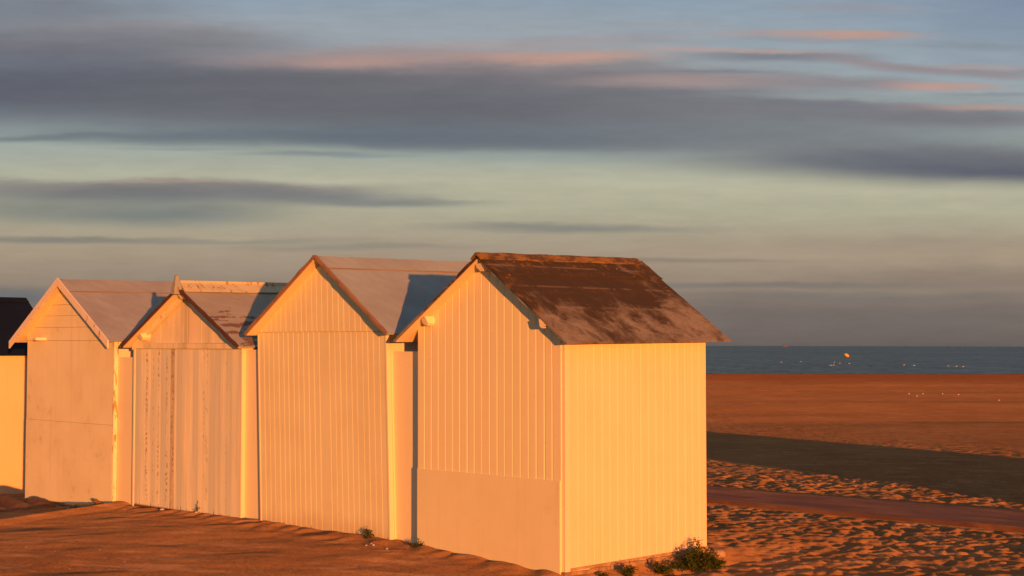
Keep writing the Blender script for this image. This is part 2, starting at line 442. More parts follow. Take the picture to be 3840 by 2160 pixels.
def sand_mat():
    m, t, b = material('beach_sand')
    g = t.new('ShaderNodeNewGeometry')
    P = g.outputs['Position']; s = t.sep(P)
    n = t.noise(t.scl(P, (0.35, 0.25, 1)), 1.0, 5, 0.6)
    c = t.mix(t.mr(n, 0.3, 0.7), (0.300, 0.173, 0.088), (0.250, 0.139, 0.070))
    c = t.mix(t.m('MULTIPLY', t.mr(t.noise(P, 38, 4, 0.7), 0.45, 0.7), 0.18), c, (0.17, 0.085, 0.045))
    c = t.mix(t.m('MULTIPLY', t.mr(t.noise(t.scl(P, (1.6, 0.5, 1)), 1.0, 5, 0.7), 0.50, 0.70), 0.30), c, (0.19, 0.09, 0.045))
    c = t.mix(t.m('MULTIPLY', t.mr(t.noise(t.scl(P, (0.9, 0.22, 1)), 1.0, 6, 0.75), 0.50, 0.72), 0.40), c, (0.20, 0.10, 0.05))
    # paler, greyer patches stretched along the ripples
    q_ = t.comb(t.m('ADD', t.m('MULTIPLY', s[0], 0.91), t.m('MULTIPLY', s[1], -0.42)), t.m('ADD', t.m('MULTIPLY', s[0], 0.42), t.m('MULTIPLY', s[1], 0.91)), 0.0)
    pale = t.mr(t.noise(t.scl(q_, (0.9, 3.4, 1)), 1.0, 5, 0.62), 0.50, 0.68)
    c = t.mix(t.m('MULTIPLY', pale, 0.55), c, (0.44, 0.275, 0.17))
    # damp belt towards the water, and tide wrack lines
    wob = t.m('ADD', s[1], t.m('MULTIPLY', t.noise(t.scl(P, (0.05, 0.02, 0)), 1.0, 2), 14))
    wet = t.mr(wob, 118, 126)
    c = t.mix(t.m('MULTIPLY', wet, 0.6), c, (0.20, 0.082, 0.042))
    # shell crumbs
    v = t.new('ShaderNodeTexVoronoi', feature='F1')
    t.put(v.inputs['Vector'], P); v.inputs['Scale'].default_value = 3.2
    c = t.mix(t.mr(v.outputs['Distance'], 0.035, 0.028), c, (0.75, 0.68, 0.6))
    t.put(b.inputs['Base Color'], c)
    b.inputs['Roughness'].default_value = 1.0
    b.inputs['Diffuse Roughness'].default_value = 1.0
    b.inputs['Specular IOR Level'].default_value = 0.0
    # grain-scale roughness of loose sand
    nz = t.vm('SUBTRACT', t.noise(P, 130, 2, 0.7, color=True), (0.5, 0.5, 0.5))
    nz2 = t.vm('SUBTRACT', t.noise(P, 24, 2, 0.6, color=True), (0.5, 0.5, 0.5))
    k = t.vm('ADD', t.vm('SCALE', nz, scale=1.25), t.vm('SCALE', nz2, scale=0.28))
    N = t.vm('NORMALIZE', t.vm('ADD', g.outputs['Normal'], k))
    t.l.new(N, b.inputs['Normal'])
    return m
M['sand'] = sand_mat()
me.materials.append(M['sand'])
sand = bpy.data.objects.new('sand', me); COL.objects.link(sand)
tag(sand, kind='structure')
sand['label'] = 'orange lit beach sand, trampled on the right and drifted before the huts'

def gz(x, y): return float(ground_z(np.array([x]), np.array([y]))[0])
def gab(a, b):
    p = W(a, b); return gz(p.x, p.y)

# path: raised concrete strip with a small kerb edge, parallel to the huts
def path():
    m, t, b = material('path_concrete')
    g = t.new('ShaderNodeTexCoord').outputs['Object']
    n = t.noise(t.scl(g, (0.5, 2.2, 1)), 1.0, 5, 0.6)
    c = t.mix(t.mr(n, 0.35, 0.7), (0.17, 0.10, 0.085), (0.10, 0.055, 0.048))
    c = t.mix(t.m('MULTIPLY', t.mr(t.noise(g, 60, 3), 0.4, 0.7), 0.3), c, (0.09, 0.05, 0.04))
    sa = t.mr(t.noise(t.scl(g, (0.7, 3.5, 1)), 1.0, 5, 0.65), 0.52, 0.66)
    c = t.mix(t.m('MULTIPLY', sa, 0.7), c, (0.24, 0.13, 0.07))
    t.put(b.inputs['Base Color'], c); b.inputs['Roughness'].default_value = 0.9
    b.inputs['Diffuse Roughness'].default_value = 1.0
    b.inputs['Specular IOR Level'].default_value = 0.1
    ge = t.new('ShaderNodeNewGeometry')
    nz = t.vm('SUBTRACT', t.noise(g, 70, 2, 0.7, color=True), (0.5, 0.5, 0.5))
    t.l.new(t.vm('NORMALIZE', t.vm('ADD', ge.outputs['Normal'], t.vm('SCALE', nz, scale=0.35))), b.inputs['Normal'])
    bm = bmesh.new()
    N = 120
    rows = []
    prof = [(PATH0, -0.16), (PATH0, -0.004), (PATH0 + .015, 0.004), (PATH1 - .02, 0.004), (PATH1, -0.004), (PATH1, -0.16)]
    for i in range(N + 1):
        x = -22 + 44 * i / N
        rows.append([bm.verts.new((x, y + 0.015 * math.sin(x * .9), z + 0.012 * math.sin(x * .6 + y))) for y, z in prof])
    for i in range(N):
        for j in range(len(prof) - 1):
            bm.faces.new((rows[i][j], rows[i + 1][j], rows[i + 1][j + 1], rows[i][j + 1]))
    o = link('path', bm, m)
    o.location = C0; o.rotation_euler = (0, 0, ROT)
    tag(o, 'narrow purplish concrete path crossing the sand', kind='structure')
path()

# ------------------------------------------------------------------ sea
def sea():
    m, t, b = material('sea_water')
    g = t.new('ShaderNodeNewGeometry'); P = g.outputs['Position']; s = t.sep(P)
    # light and dark of flat-seen waves put into the colour: chop, groups, gust lanes
    n1 = t.noise(t.scl(P, (0.55, 0.085, 0)), 1.0, 4, 0.65)
    n2 = t.noise(t.scl(P, (0.14, 0.016, 0)), 1.0, 4, 0.6)
    n3 = t.noise(t.scl(P, (0.010, 0.0022, 0)), 1.0, 3, 0.5)
    h = t.m('ADD', t.m('ADD', t.m('MULTIPLY', n1, 0.45), t.m('MULTIPLY', n2, 0.45)), t.m('MULTIPLY', n3, 0.3))
    c = t.mix(t.mr(h, 0.54, 0.68), (0.001, 0.008, 0.015), (0.042, 0.086, 0.112))
    t.put(b.inputs['Base Color'], c)
    b.inputs['Roughness'].default_value = 0.35
    b.inputs['IOR'].default_value = 1.333
    b.inputs['Specular IOR Level'].default_value = 0.22
    nz = t.vm('SUBTRACT', t.noise(t.scl(P, (1.1, 0.22, 0)), 1.0, 3, 0.6, color=True), (0.5, 0.5, 0.5))
    nz = t.vm('MULTIPLY', nz, (0.6, 0.9, 0.0))
    t.l.new(t.vm('NORMALIZE', t.vm('ADD', g.outputs['Normal'], nz)), b.inputs['Normal'])
    bm = bmesh.new()
    z = -0.72
    X = [-30000, -3000, -300, 0, 300, 3000, 30000]; Y = [120, 400, 1500, 8000, 45000]
    vv = [[bm.verts.new((x, y, z)) for x in X] for y in Y]
    for j in range(len(Y) - 1):
        for i in range(len(X) - 1):
            bm.faces.new((vv[j][i], vv[j][i + 1], vv[j + 1][i + 1], vv[j + 1][i]))
    o = link('sea', bm, m)
    tag(o, 'dark blue sea with small chop reaching the horizon', kind='structure')
SEAZ = -0.72
sea()

# ------------------------------------------------------------------ huts
def hut_wall(bm, profile, zb, ztop, thick, axis_y=False):
    """profile: (s, out) along the wall; out<0 is a groove; wall stands in x (front) or y (side) direction"""
    def pt(s, o, z):
        return (s, -o, z) if not axis_y else (o, s, z)
    f0 = [bm.verts.new(pt(s, o, zb)) for s, o in profile]
    f1 = [bm.verts.new(pt(s, o, ztop(s))) for s, o in profile]
    s0, s1 = profile[0][0], profile[-1][0]
    ks = [s0] + [p[0] for p in profile[1:-1]] + [s1]
    b0 = [bm.verts.new(pt(s, -thick, zb)) for s in ks]
    b1 = [bm.verts.new(pt(s, -thick, ztop(s))) for s in ks]
    n = len(profile)
    for i in range(n - 1):
        bm.faces.new((f0[i], f0[i + 1], f1[i + 1], f1[i]))
        bm.faces.new((b0[i], b1[i], b1[i + 1], b0[i + 1]))
        bm.faces.new((f1[i], f1[i + 1], b1[i + 1], b1[i]))
        bm.faces.new((f0[i], b0[i], b0[i + 1], f0[i + 1]))
    bm.faces.new((f0[0], f1[0], b1[0], b0[0]))
    bm.faces.new((f0[-1], b0[-1], b1[-1], f1[-1]))

def grooves(s0, s1, pitch, w, d, apex=None, jit=0.0, skip=0.0, out=0.0):
    """straight boards with V grooves between them"""
    n = max(1, round((s1 - s0) / pitch)); st = (s1 - s0) / n
    pts = [(s0, out)]
    for i in range(1, n):
        c = s0 + st * i + random.uniform(-jit, jit)
        if random.random() < skip: continue
        k = random.uniform(0.75, 1.2)
        pts += [(c - w * k / 2, out), (c, out - d * k), (c + w * k / 2, out)]
    pts.append((s1, out))
    if apex is not None and all(abs(p[0] - apex) > 0.001 for p in pts):
        o = out
        for i in range(len(pts) - 1):
            if pts[i][0] < apex < pts[i + 1][0]:
                f = (apex - pts[i][0]) / (pts[i + 1][0] - pts[i][0]); o = pts[i][1] + f * (pts[i + 1][1] - pts[i][1])
        pts.append((apex, o)); pts.sort()
    return pts

def slab(bm, A, B, y0, y1, t, dzb=0.0, nx=10, ny=14, jag=0.002, seed=0):
    """roof sheet from A=(x,z) ridge to B=(x,z) eave; t thickness below the top face"""
    rnd = random.Random(seed)
    dx, dz = B[0] - A[0], B[1] - A[1]
    L = math.hypot(dx, dz)
    nrm = (-dz / L, dx / L)
    if nrm[1] < 0: nrm = (-nrm[0], -nrm[1])
    top, bot = [], []
    for j in range(ny + 1):
        tj = j / ny; rt, rb = [], []
        for i in range(nx + 1):
            ti = i / nx
            x = A[0] + dx * ti; z = A[1] + dz * ti + dzb * tj
            w = rnd.uniform(-jag, jag) + 0.004 * math.sin(tj * 7 + seed) * ti
            ex = rnd.uniform(-jag, jag) * (2.0 if i in (0, nx) or j in (0, ny) else 0)
            y = y0 + (y1 - y0) * tj + ex
            rt.append(bm.verts.new((x + nrm[0] * w + (ex if i == nx else 0), y, z + nrm[1] * w)))
            rb.append(bm.verts.new((x - nrm[0] * t + (ex if i == nx else 0), y, z - nrm[1] * t)))
        top.append(rt); bot.append(rb)
    for j in range(ny):
        for i in range(nx):
            bm.faces.new((top[j][i], top[j][i + 1], top[j + 1][i + 1], top[j + 1][i]))
            bm.faces.new((bot[j][i], bot[j + 1][i], bot[j + 1][i + 1], bot[j][i + 1]))
    for j in range(ny):
        for i in (0, nx):
            bm.faces.new((top[j][i], top[j + 1][i], bot[j + 1][i], bot[j][i]))
    for i in range(nx):
        for j in (0, ny):
            bm.faces.new((top[j][i], bot[j][i], bot[j][i + 1], top[j][i + 1]))

class Hut:
    def __init__(s, name, label, ac, aL, aR, ridge, eaveL, eaveR, depth, y0, y1, lean=0.0, b0=0.0, t=0.03, zfoot=-0.35, dzb=0.0, rdz=0.0):
        """a positions are measured along the row; ridge/eaves = (a, z)"""
        s.root = empty(name, W(ac, b0, 0), ROT)
        tag(s.root, label, 'beach hut', 'beach huts in a row on the sand')
        s.ac = ac; s.lean = lean
        s.xL, s.xR = -(aL - ac), -(aR - ac)
        s.rx, s.rz = -(ridge[0] - ac), ridge[1]
        s.ex = (-(eaveL[0] - ac), -(eaveR[0] - ac)); s.ez = (eaveL[1], eaveR[1])
        s.depth, s.y0, s.y1, s.t, s.zf, s.dzb = depth, y0, y1, t, zfoot, dzb
    def warp(s, c): return (c.x - s.lean * c.z, c.y, c.z)
    def part(s, name, bm, mat, parent=None, smooth=False, warp=True, label=None):
        o = link(name, bm, mat, parent or s.root, smooth, s.warp if warp else None)
        if label: o['label'] = label
        return o
    def under(s, x, zoff=0.0):
        """height of the underside of the roof at x (in unleaned wall coordinates)"""
        xx = x - s.lean * 2.3
        k = 0 if xx < s.rx else 1
        f = (xx - s.ex[k]) / (s.rx - s.ex[k])
        sl = (s.rz - s.ez[k]) / (s.rx - s.ex[k])
        return s.ez[k] + (s.rz - s.ez[k]) * f - s.t * math.sqrt(1 + sl * sl) + 0.002 + zoff
    def rear(s, mat):
        bm = bmesh.new()
        pr = [(s.xL + .02, 0), (s.rx + s.lean * 2.3, 0), (s.xR - .02, 0)]
        hut_wall(bm, pr, s.zf, lambda x: s.under(x, -.004), 0.02)
        for v in bm.verts: v.co.y += s.depth
        s.part('rear_wall', bm, mat)
    def sides(s, mat, pitch=None, w=.012, d=.005, y_start=0.0, matL=None):
        for k, (x, sg) in enumerate(((s.xL, -1), (s.xR, 1))):
            bm = bmesh.new()
            pr = grooves(y_start, s.depth, pitch, w, d, jit=.003) if pitch else [(y_start, 0), (s.depth, 0)]
            zt = s.under(x) - .004
            hut_wall(bm, pr, s.zf, lambda y: zt + s.dzb * y / s.depth * .6, 0.02, True)
            for v in bm.verts:
                v.co.x = x + sg * v.co.x
            s.part('side_wall', bm, mat if sg > 0 else (matL or mat))

# ---- nearest hut
h = Hut('beach_hut', 'nearest cream beach hut with the dark lichen-stained roof and bright ribbed side wall',
        1.0, 2.0, 0.0, (1.008, 2.785), (2.241, 1.992), (-.174, 1.974), 1.965, -.15, 2.14, lean=.006, dzb=.03)
bm = bmesh.new()
hut_wall(bm, grooves(h.xL, h.xR - .028, .104, .016, .007, apex=h.rx + .014, jit=.004, out=.018), .742, lambda x: h.under(x), .02)
h.part('front_wall', bm, M['front4'])
bm = bmesh.new(); box(bm, h.xL + .002, h.xR - .030, -.030, .02, -.30, .7432, .002)
h.part('lower_panel', bm, M['panel4'], label='plain smooth panel across the foot of the front wall')
bm = bmesh.new(); box(bm, h.xR - .028, h.xR - .002, -.004, .04, -.30, h.under(h.xR) - .004, .003)
h.part('corner_post', bm, M['trim'])
bm = bmesh.new(); box(bm, h.xR - .001, h.xR + .014, -.006, .058, -.10, h.under(h.xR) - .012, .003)
h.part('corner_trim', bm, M['trim'])
h.sides(M['side4'], .104, .016, .006, y_start=.062)
h.rear(M['front4'])
for k, nm in ((0, 'roof_panel'), (1, 'roof_panel')):
    A = (h.rx, h.rz); B = (h.ex[k], h.ez[k])
    bm = bmesh.new(); slab(bm, A, B, h.y0, h.y1, h.t * .55, h.dzb, 14, 22, .002, 3 + k)
    rp = h.part(nm, bm, M['roof4'], warp=False)
    bm = bmesh.new()
    L = math.hypot(B[0] - A[0], B[1] - A[1]); n_ = (-(B[1] - A[1]) / L, (B[0] - A[0]) / L)
    if n_[1] < 0: n_ = (-n_[0], -n_[1])
    o_ = -.55 * h.t - .001
    A2 = (A[0] + n_[0] * o_, A[1] + n_[1] * o_); B2 = (B[0] + n_[0] * o_, B[1] + n_[1] * o_)
    B2 = (A2[0] + (B2[0] - A2[0]) * .985, A2[1] + (B2[1] - A2[1]) * .985)
    slab(bm, A2, B2, h.y0 + .012, h.y1 - .012, h.t * .45, h.dzb, 4, 4, .0, 5)
    h.part('roof_boarding', bm, M['soffit'], rp, warp=False)
    # upper course lapping over the lower one, and verge strip
    bm = bmesh.new()
    off = .011
    A3 = (A[0] + n_[0] * off, A[1] + n_[1] * off); f = .235
    B3 = (A[0] + (B[0] - A[0]) * f + n_[0] * off, A[1] + (B[1] - A[1]) * f + n_[1] * off)
    slab(bm, A3, B3, h.y0 + .004, h.y1 + .004, .010, h.dzb, 6, 20, .0025, 8 + k)
    h.part('roof_course', bm, M['roof4'], rp, warp=False)
bm = bmesh.new()
sl = (h.rz - h.ez[1]) / (h.ex[1] - h.rx)
n = 22
rows = []
rnd = random.Random(4)
for j in range(n + 1):
    y = h.y0 - .02 + (h.y1 - h.y0 + .02) * j / n
    if j == n: y = h.y1 - .06
    z = h.rz + .012 + h.dzb * j / n + rnd.uniform(-.004, .004)
    wv = .075 + rnd.uniform(-.006, .006)
    rows.append([bm.verts.new(p) for p in ((h.rx - wv, y, z - wv * sl + .014), (h.rx - .018, y, z + .010), (h.rx, y, z + .022), (h.rx + .018, y, z + .010), (h.rx + wv, y, z - wv * sl + .014), (h.rx + wv - .004, y, z - wv * sl), (h.rx, y, z - .002), (h.rx - wv + .004, y, z - wv * sl))])
for j in range(n):
    for i in range(8):
        bm.faces.new((rows[j][i], rows[j][(i + 1) % 8], rows[j + 1][(i + 1) % 8], rows[j + 1][i]))
bm.faces.new(rows[0]); bm.faces.new(rows[-1][::-1])
h.part('ridge_cap', bm, M['ridge4'], warp=False)

def beam(hut, x, z, y0=-.145, y1=.03, w=.075, hh=.085, nm='purlin', mat='beam', ch=.3, cut=.05):
    """rounded beam end that carries the roof overhang; its lower front corner is cut back"""
    bm = bmesh.new()
    c = ch * w
    sec = [(-w / 2, hh / 2), (-w / 2, -hh / 2 + c), (-w / 2 + c, -hh / 2), (w / 2 - c, -hh / 2), (w / 2, -hh / 2 + c), (w / 2, hh / 2)]
    sec = [(sx, min(sz, hut.under(x + sx) - z - .006) if sz > 0 else sz) for sx, sz in sec]
    front = [bm.verts.new((x + sx, y0 + (cut * (1 - (sz + hh / 2) / hh) if cut else 0), z + sz)) for sx, sz in sec]
    back = [bm.verts.new((x + sx, y1, z + sz)) for sx, sz in sec]
    bm.faces.new(front[::-1]); bm.faces.new(back)
    for i in range(6):
        bm.faces.new((front[i], front[(i + 1) % 6], back[(i + 1) % 6], back[i]))
    hut.part(nm, bm, M[mat], warp=False)

beam(h, h.rx + .0, h.under(h.rx) - .055, -.140, .02, .10, .09)
xl = -(1.80 - h.ac); beam(h, xl, h.under(xl) - .050, -.142, .02, .075, .09)
xr = -(.145 - h.ac); beam(h, xr, h.under(xr) - .022, -.160, .02, .06, .085, cut=.015)
# plinth and sill under the side wall
bm = bmesh.new()
y = -.02
while y < 1.95:
    w_ = random.uniform(.20, .34)
    box(bm, h.xR - .12, h.xR + .022 + random.uniform(-.006, .006), y, min(y + w_ - .008, 2.0), -.42, -.062 + .022 * y, .006, .003)
    y += w_
h.part('plinth', bm, M['plinth'])
bm = bmesh.new()
vs = box(bm, h.xR - .06, h.xR + .012, .06, 1.97, -.060, -.036, .0)
for v in bm.verts: v.co.z += .020 * v.co.y
h.part('sill', bm, M['sill'])
HUT4 = h

def wall_bottom_side(hut, slope):
    pass

# ---- second from the right: tall pale matchboard hut
h = Hut('beach_hut', 'tall white matchboard beach hut with plain grey roof, second from the right',
        3.55, 4.70, 2.44, (3.565, 2.885), (4.851, 2.064), (2.354, 2.064), 2.0, -.14, 2.10, lean=.040, dzb=.02)
bm = bmesh.new()
hut_wall(bm, grooves(h.xL + .02, h.xR - .03, .094, .009, .0042, jit=.005, skip=.08), -.30, lambda x: 2.086, .02)
h.part('front_wall', bm, M['front3'])
bm = bmesh.new()
hut_wall(bm, grooves(h.xL - .004, h.xR - .03, .094, .009, .0042, apex=h.rx + h.lean * 2.3, jit=.005, skip=.10, out=.014), 2.088, lambda x: h.under(x), .03)
h.part('gable_boarding', bm, M['front3'])
for x0, x1 in ((h.xL - .006, h.xL + .018), (h.xR - .027, h.xR)):
    bm = bmesh.new(); box(bm, x0, x1, -.006, .05, -.30, h.under(x1 if x0 < 0 else h.xR) - .03 if x0 > 0 else 2.084, .003)
    h.part('corner_post', bm, M['trim'])
h.sides(M['trim'], .15, .01, .004, y_start=.052)
h.rear(M['front3'])
def plain_roof(h, mat, seam=.165, verge='roof_edge', vw=.028, seed=1, seam_mat='joint', edge_w=.020):
    for k in (0, 1):
        A = (h.rx, h.rz); B = (h.ex[k], h.ez[k])
        L = math.hypot(B[0] - A[0], B[1] - A[1]); n_ = (-(B[1] - A[1]) / L, (B[0] - A[0]) / L)
        if n_[1] < 0: n_ = (-n_[0], -n_[1])
        bm = bmesh.new(); slab(bm, A, B, h.y0, h.y1, h.t * .5, h.dzb, 12, 20, .002, seed + k)
        rp = h.part('roof_panel', bm, M[mat], warp=False)
        o_ = -.5 * h.t - .001
        A2 = (A[0] + n_[0] * o_, A[1] + n_[1] * o_); B2 = (A2[0] + (B[0] - A[0]) * .985, A2[1] + (B[1] - A[1]) * .985)
        bm = bmesh.new(); slab(bm, A2, B2, h.y0 + .012, h.y1 - .012, h.t * .5, h.dzb, 4, 4, .0, 5)
        h.part('roof_boarding', bm, M['soffit'], rp, warp=False)
        if seam:
            f = seam
            P = (A[0] + (B[0] - A[0]) * f + n_[0] * .006, A[1] + (B[1] - A[1]) * f + n_[1] * .006)
            Q = (A[0] + (B[0] - A[0]) * (f + .016) + n_[0] * .006, A[1] + (B[1] - A[1]) * (f + .016) + n_[1] * .006)
            bm = bmesh.new(); slab(bm, P, Q, h.y0 + .01, h.y1 - .01, .006, h.dzb, 2, 20, .001, 8)
            h.part('roof_batten', bm, M[seam_mat], rp, warp=False)
        if verge:
            # thin verge strip lying along the front edge of the slope
            P = (A[0] + n_[0] * .010, A[1] + n_[1] * .010); Q = (B[0] + n_[0] * .010, B[1] + n_[1] * .010)
            bm = bmesh.new(); slab(bm, P, Q, h.y0 - .008, h.y0 + vw, .030, 0, 16, 2, .003, 9 + k)
            h.part('verge_strip', bm, M[verge], rp, warp=False)
plain_roof(h, 'roof3', seed=11)
HUT3 = h

# ---- third from the right: weathered hut with finial
h = Hut('beach_hut', 'weathered beach hut with bare-grained boards, flaking roof and a small finial',
        6.265, 7.44, 5.085, (6.230, 2.612), (7.504, 1.925), (4.958, 1.925), 2.0, -.15, 2.10, lean=.0, dzb=.02)
bm = bmesh.new()
hut_wall(bm, grooves(h.xL + .03, h.xR - .035, .117, .003, .0008, jit=.002), -.30, lambda x: 1.895, .02)
h.part('front_wall', bm, M['front2'])
bm = bmesh.new()
hut_wall(bm, grooves(h.xL + .01, h.xR - .01, .30, .006, .004, apex=h.rx, out=-.008, jit=.03), 1.968, lambda x: h.under(x), .02)
h.part('gable_boarding', bm, M['gable2'])
bm = bmesh.new(); box(bm, h.xL - .01, h.xR - .045, -.022, .02, 1.897, 1.966, .006, .002)
h.part('tie_beam', bm, M['gable2'])
bm = bmesh.new(); box(bm, h.xL - .012, h.xL + .028, -.006, .05, -.30, 1.895, .004)
h.part('corner_post', bm, M['beam'])
bm = bmesh.new(); box(bm, h.xR - .034, h.xR, -.004, .05, -.30, h.under(h.xR) - .02, .004)
h.part('corner_post', bm, M['trim'])
h.sides(M['trim'], .15, .01, .004, y_start=.052)
h.rear(M['front3'])
plain_roof(h, 'roof2', seam=0, verge='dark_edge', seed=21)
beam(h, h.rx + .02, h.under(h.rx) - .045, -.140, .02, .13, .11, ch=.34)
xl = -(7.13 - h.ac); beam(h, xl, h.under(xl) - .055, -.130, .02, .10, .085, ch=.34)
# inner barge rafter below the left soffit
bm = bmesh.new()
for k in (0,):
    xa, xb = h.rx - .03, h.xL + .03
    pts = [(xa, -.05, h.under(xa) - .004), (xb, -.05, h.under(xb) - .004), (xb, -.05, h.under(xb) - .060), (xa, -.05, h.under(xa) - .060)]
    prism(bm, pts, (0, .035, 0))
h.part('rafter', bm, M['beam'], warp=False)
# ridge capping boards
sl = (h.rz - h.ez[1]) / (h.ex[1] - h.rx)
for sg in (-1, 1):
    bm = bmesh.new()
    A = (h.rx + sg * .002, h.rz + .070); B = (h.rx + sg * .125, h.rz + .075 - .145 * sl - .030)
    slab(bm, A, B, h.y0 + .03, h.y1, .016, h.dzb, 3, 20, .0025, 31 + sg)
    h.part('ridge_board', bm, M['ridge2'], warp=False)
bm = bmesh.new(); box(bm, h.rx - .028, h.rx + .028, h.y0 + .03, h.y1, h.rz + .055, h.rz + .090, .006)
for v in bm.verts: v.co.z += h.dzb * (v.co.y - h.y0) / (h.y1 - h.y0)
h.part('ridge_roll', bm, M['ridge2'], warp=False)
# finial: four-sided tapering block with a rounded tip
bm = bmesh.new()
prev = None
for zz, r in ((-.075, .066), (-.02, .064), (.03, .056), (.075, .040), (.105, .030), (.130, .031), (.146, .021), (.154, .005)):
    ring = [bm.verts.new((h.rx + .0 + r * cx, h.y0 - .005 + r * .85 * cy, h.rz + zz)) for cx, cy in ((-1, -.55), (-.55, -1), (.55, -1), (1, -.55), (1, .55), (.55, 1), (-.55, 1), (-1, .55))]
    if prev:
        for i in range(8): bm.faces.new((prev[i], prev[(i + 1) % 8], ring[(i + 1) % 8], ring[i]))
    else: bm.faces.new(ring[::-1])
    prev = ring
bm.faces.new(prev)
h.part('finial', bm, M['finial'], warp=False)
HUT2 = h

# ---- fourth from the right: plywood hut with white bargeboards
h = Hut('beach_hut', 'plywood-fronted beach hut with pale bargeboards and a chipped corner post',
        9.09, 10.26, 7.915, (9.118, 2.800), (10.444, 1.985), (7.806, 1.995), 2.0, -.15, 2.10, lean=-.004, dzb=.02)
bm = bmesh.new(); box(bm, h.xL, h.xR - .032, -.006, .02, -.14, .934, .002)
h.part('lower_panel', bm, M['front1'])
bm = bmesh.new(); box(bm, h.xL, h.xR - .032, -.001, .02, .936, 1.995, .002)
h.part('front_wall', bm, M['front1'])
cuts = [1.998, 2.172, 2.326, 2.470, 2.80]
for i in range(4):
    bm = bmesh.new()
    z0, z1 = cuts[i], cuts[i + 1] - .003
    def xat(z, k):  # x where the underside of roof reaches z
        e, ez = h.ex[k], h.ez[k]
        t_ = h.t * 1.18
        return e + (h.rx - e) * min(1.0, max(0.0, (z - (ez - t_)) / (h.rz - ez)))
    pts = [(max(h.xL, xat(z0, 0)), 0, z0), (min(h.xR - .005, xat(z0, 1)), 0, z0)]
    zr = h.under(h.rx)
    if z1 > zr: pts += [(h.rx, 0, zr)]
    else: pts += [(min(h.xR - .005, xat(z1, 1)), 0, z1), (max(h.xL, xat(z1, 0)), 0, z1)]
    if i == 0: pts = [(h.xL, 0, z0), (h.xR - .005, 0, z0), (h.xR - .005, 0, min(z1, h.under(h.xR - .005)))] + [p for p in pts[2:]] + [(h.xL, 0, min(z1, h.under(h.xL)))]
    off = -.002 - .004 * (i % 2)
    pts = [(p[0], off, p[2]) for p in pts]
    prism(bm, pts, (0, .024, 0))
    h.part('gable_board', bm, M['front1'], warp=False)
bm = bmesh.new(); box(bm, h.xR - .030, h.xR, -.008, .05, -.30, h.under(h.xR) - .01, .005, .002)
h.part('corner_post', bm, M['chip'])
h.sides(M['trim'], .15, .01, .004, y_start=.052)
h.rear(M['front3'])
plain_roof(h, 'roof1', seam=.21, verge=None, seed=41)
# bargeboards on the front edge
for k in (0, 1):
    A = (h.rx, h.rz + .012); B = (h.ex[k] + (.012 if k else -.012), h.ez[k] + .004)
    bm = bmesh.new()
    dx, dz = B[0] - A[0], B[1] - A[1]; L = math.hypot(dx, dz)
    N = 26
    top, bot = [], []
    wd = .098
    for i in range(N + 1):
        f = i / N
        j = random.uniform(-.004, .004) * (1.6 if .25 < f < .5 and k == 0 else .5)
        top.append((A[0] + dx * f, A[1] + dz * f)); bot.append((A[0] + dx * f, A[1] + dz * f - wd + j))
    y_ = h.y0 - .022 - .001 * k
    F = [bm.verts.new((p[0], y_, p[1])) for p in top] + [bm.verts.new((p[0], y_, p[1])) for p in bot[::-1]]
    Bk = [bm.verts.new((v.co.x, y_ + .020, v.co.z)) for v in F]
    for i in range(N):
        a0, a1, b1, b0 = i, i + 1, 2 * N + 1 - (i + 1), 2 * N + 1 - i
        bm.faces.new((F[a0], F[a1], F[b1], F[b0])); bm.faces.new((Bk[a0], Bk[b0], Bk[b1], Bk[a1]))
        bm.faces.new((F[a0], Bk[a0], Bk[a1], F[a1])); bm.faces.new((F[b0], F[b1], Bk[b1], Bk[b0]))
    bm.faces.new((F[0], F[-1], Bk[-1], Bk[0])); bm.faces.new((F[N], Bk[N], Bk[N + 1], F[N + 1]))
    h.part('bargeboard', bm, M['barge'], warp=False)
# plates that carry the overhang at the eaves
for aa, z0_, z1_, yy in ((9.76, 1.998, 2.038, -.146), (8.02, 2.000, 2.040, -.130)):
    xx = -(aa - h.ac)
    bm = bmesh.new(); box(bm, xx - .035, xx + .035, yy, .0, z0_, z1_, .003)
    h.part('eave_block', bm, M['beam'], warp=False)
bm = bmesh.new(); box(bm, h.xL + .25, h.xR - .3, -.016, .012, -.150, -.118, .003, .003)
h.part('sill', bm, M['sill'])
bm = bmesh.new(); box(bm, h.xL - .002, h.xR - .06, .004, .03, -.30, -.121, 0)
h.part('plinth', bm, M['debris'])
HUT1 = h

# ---- leftmost: dark-roofed hut cut by the picture edge
A0 = 12.60
h = Hut('beach_hut', 'leftmost beach hut with navy slate roof, only its yellow-lit side wall showing',
        A0 + 1.1, A0 + 2.2, A0, (A0 + 1.1, 2.665), (A0 + 2.33, 1.787), (A0 - .12, 1.787), 1.9, -.45, 1.70, b0=0.0, dzb=.0)
# its local front lies ahead of the row
for yo in (0,):
    bm = bmesh.new(); pr = [(-.30, 0), (1.57, 0)]
    zt = h.under(h.xR) - .004
    for x, sg in ((h.xL, -1), (h.xR, 1)):
        bm = bmesh.new()
        hut_wall(bm, pr, -.5, lambda y: zt, .02, True)
        for v in bm.verts: v.co.x = x + sg * v.co.x
        h.part('side_wall', bm, M['side0'])
    for yy in (-.298, 1.55):
        bm = bmesh.new()
        hut_wall(bm, [(h.xL + .021, 0), (h.rx, 0), (h.xR - .021, 0)], -.5, lambda x: h.under(x, -.004), .02)
        for v in bm.verts: v.co.y += yy
        h.part('front_wall' if yy < 0 else 'rear_wall', bm, M['side0'])
    bm = bmesh.new(); box(bm, h.xR + .001, h.xR + .006, -.29, 1.56, .900, .912, 0)
    h.part('joint_strip', bm, M['side0'])
plain_roof(h, 'roof0', seam=0, verge=None, seed=51)
bm = bmesh.new()
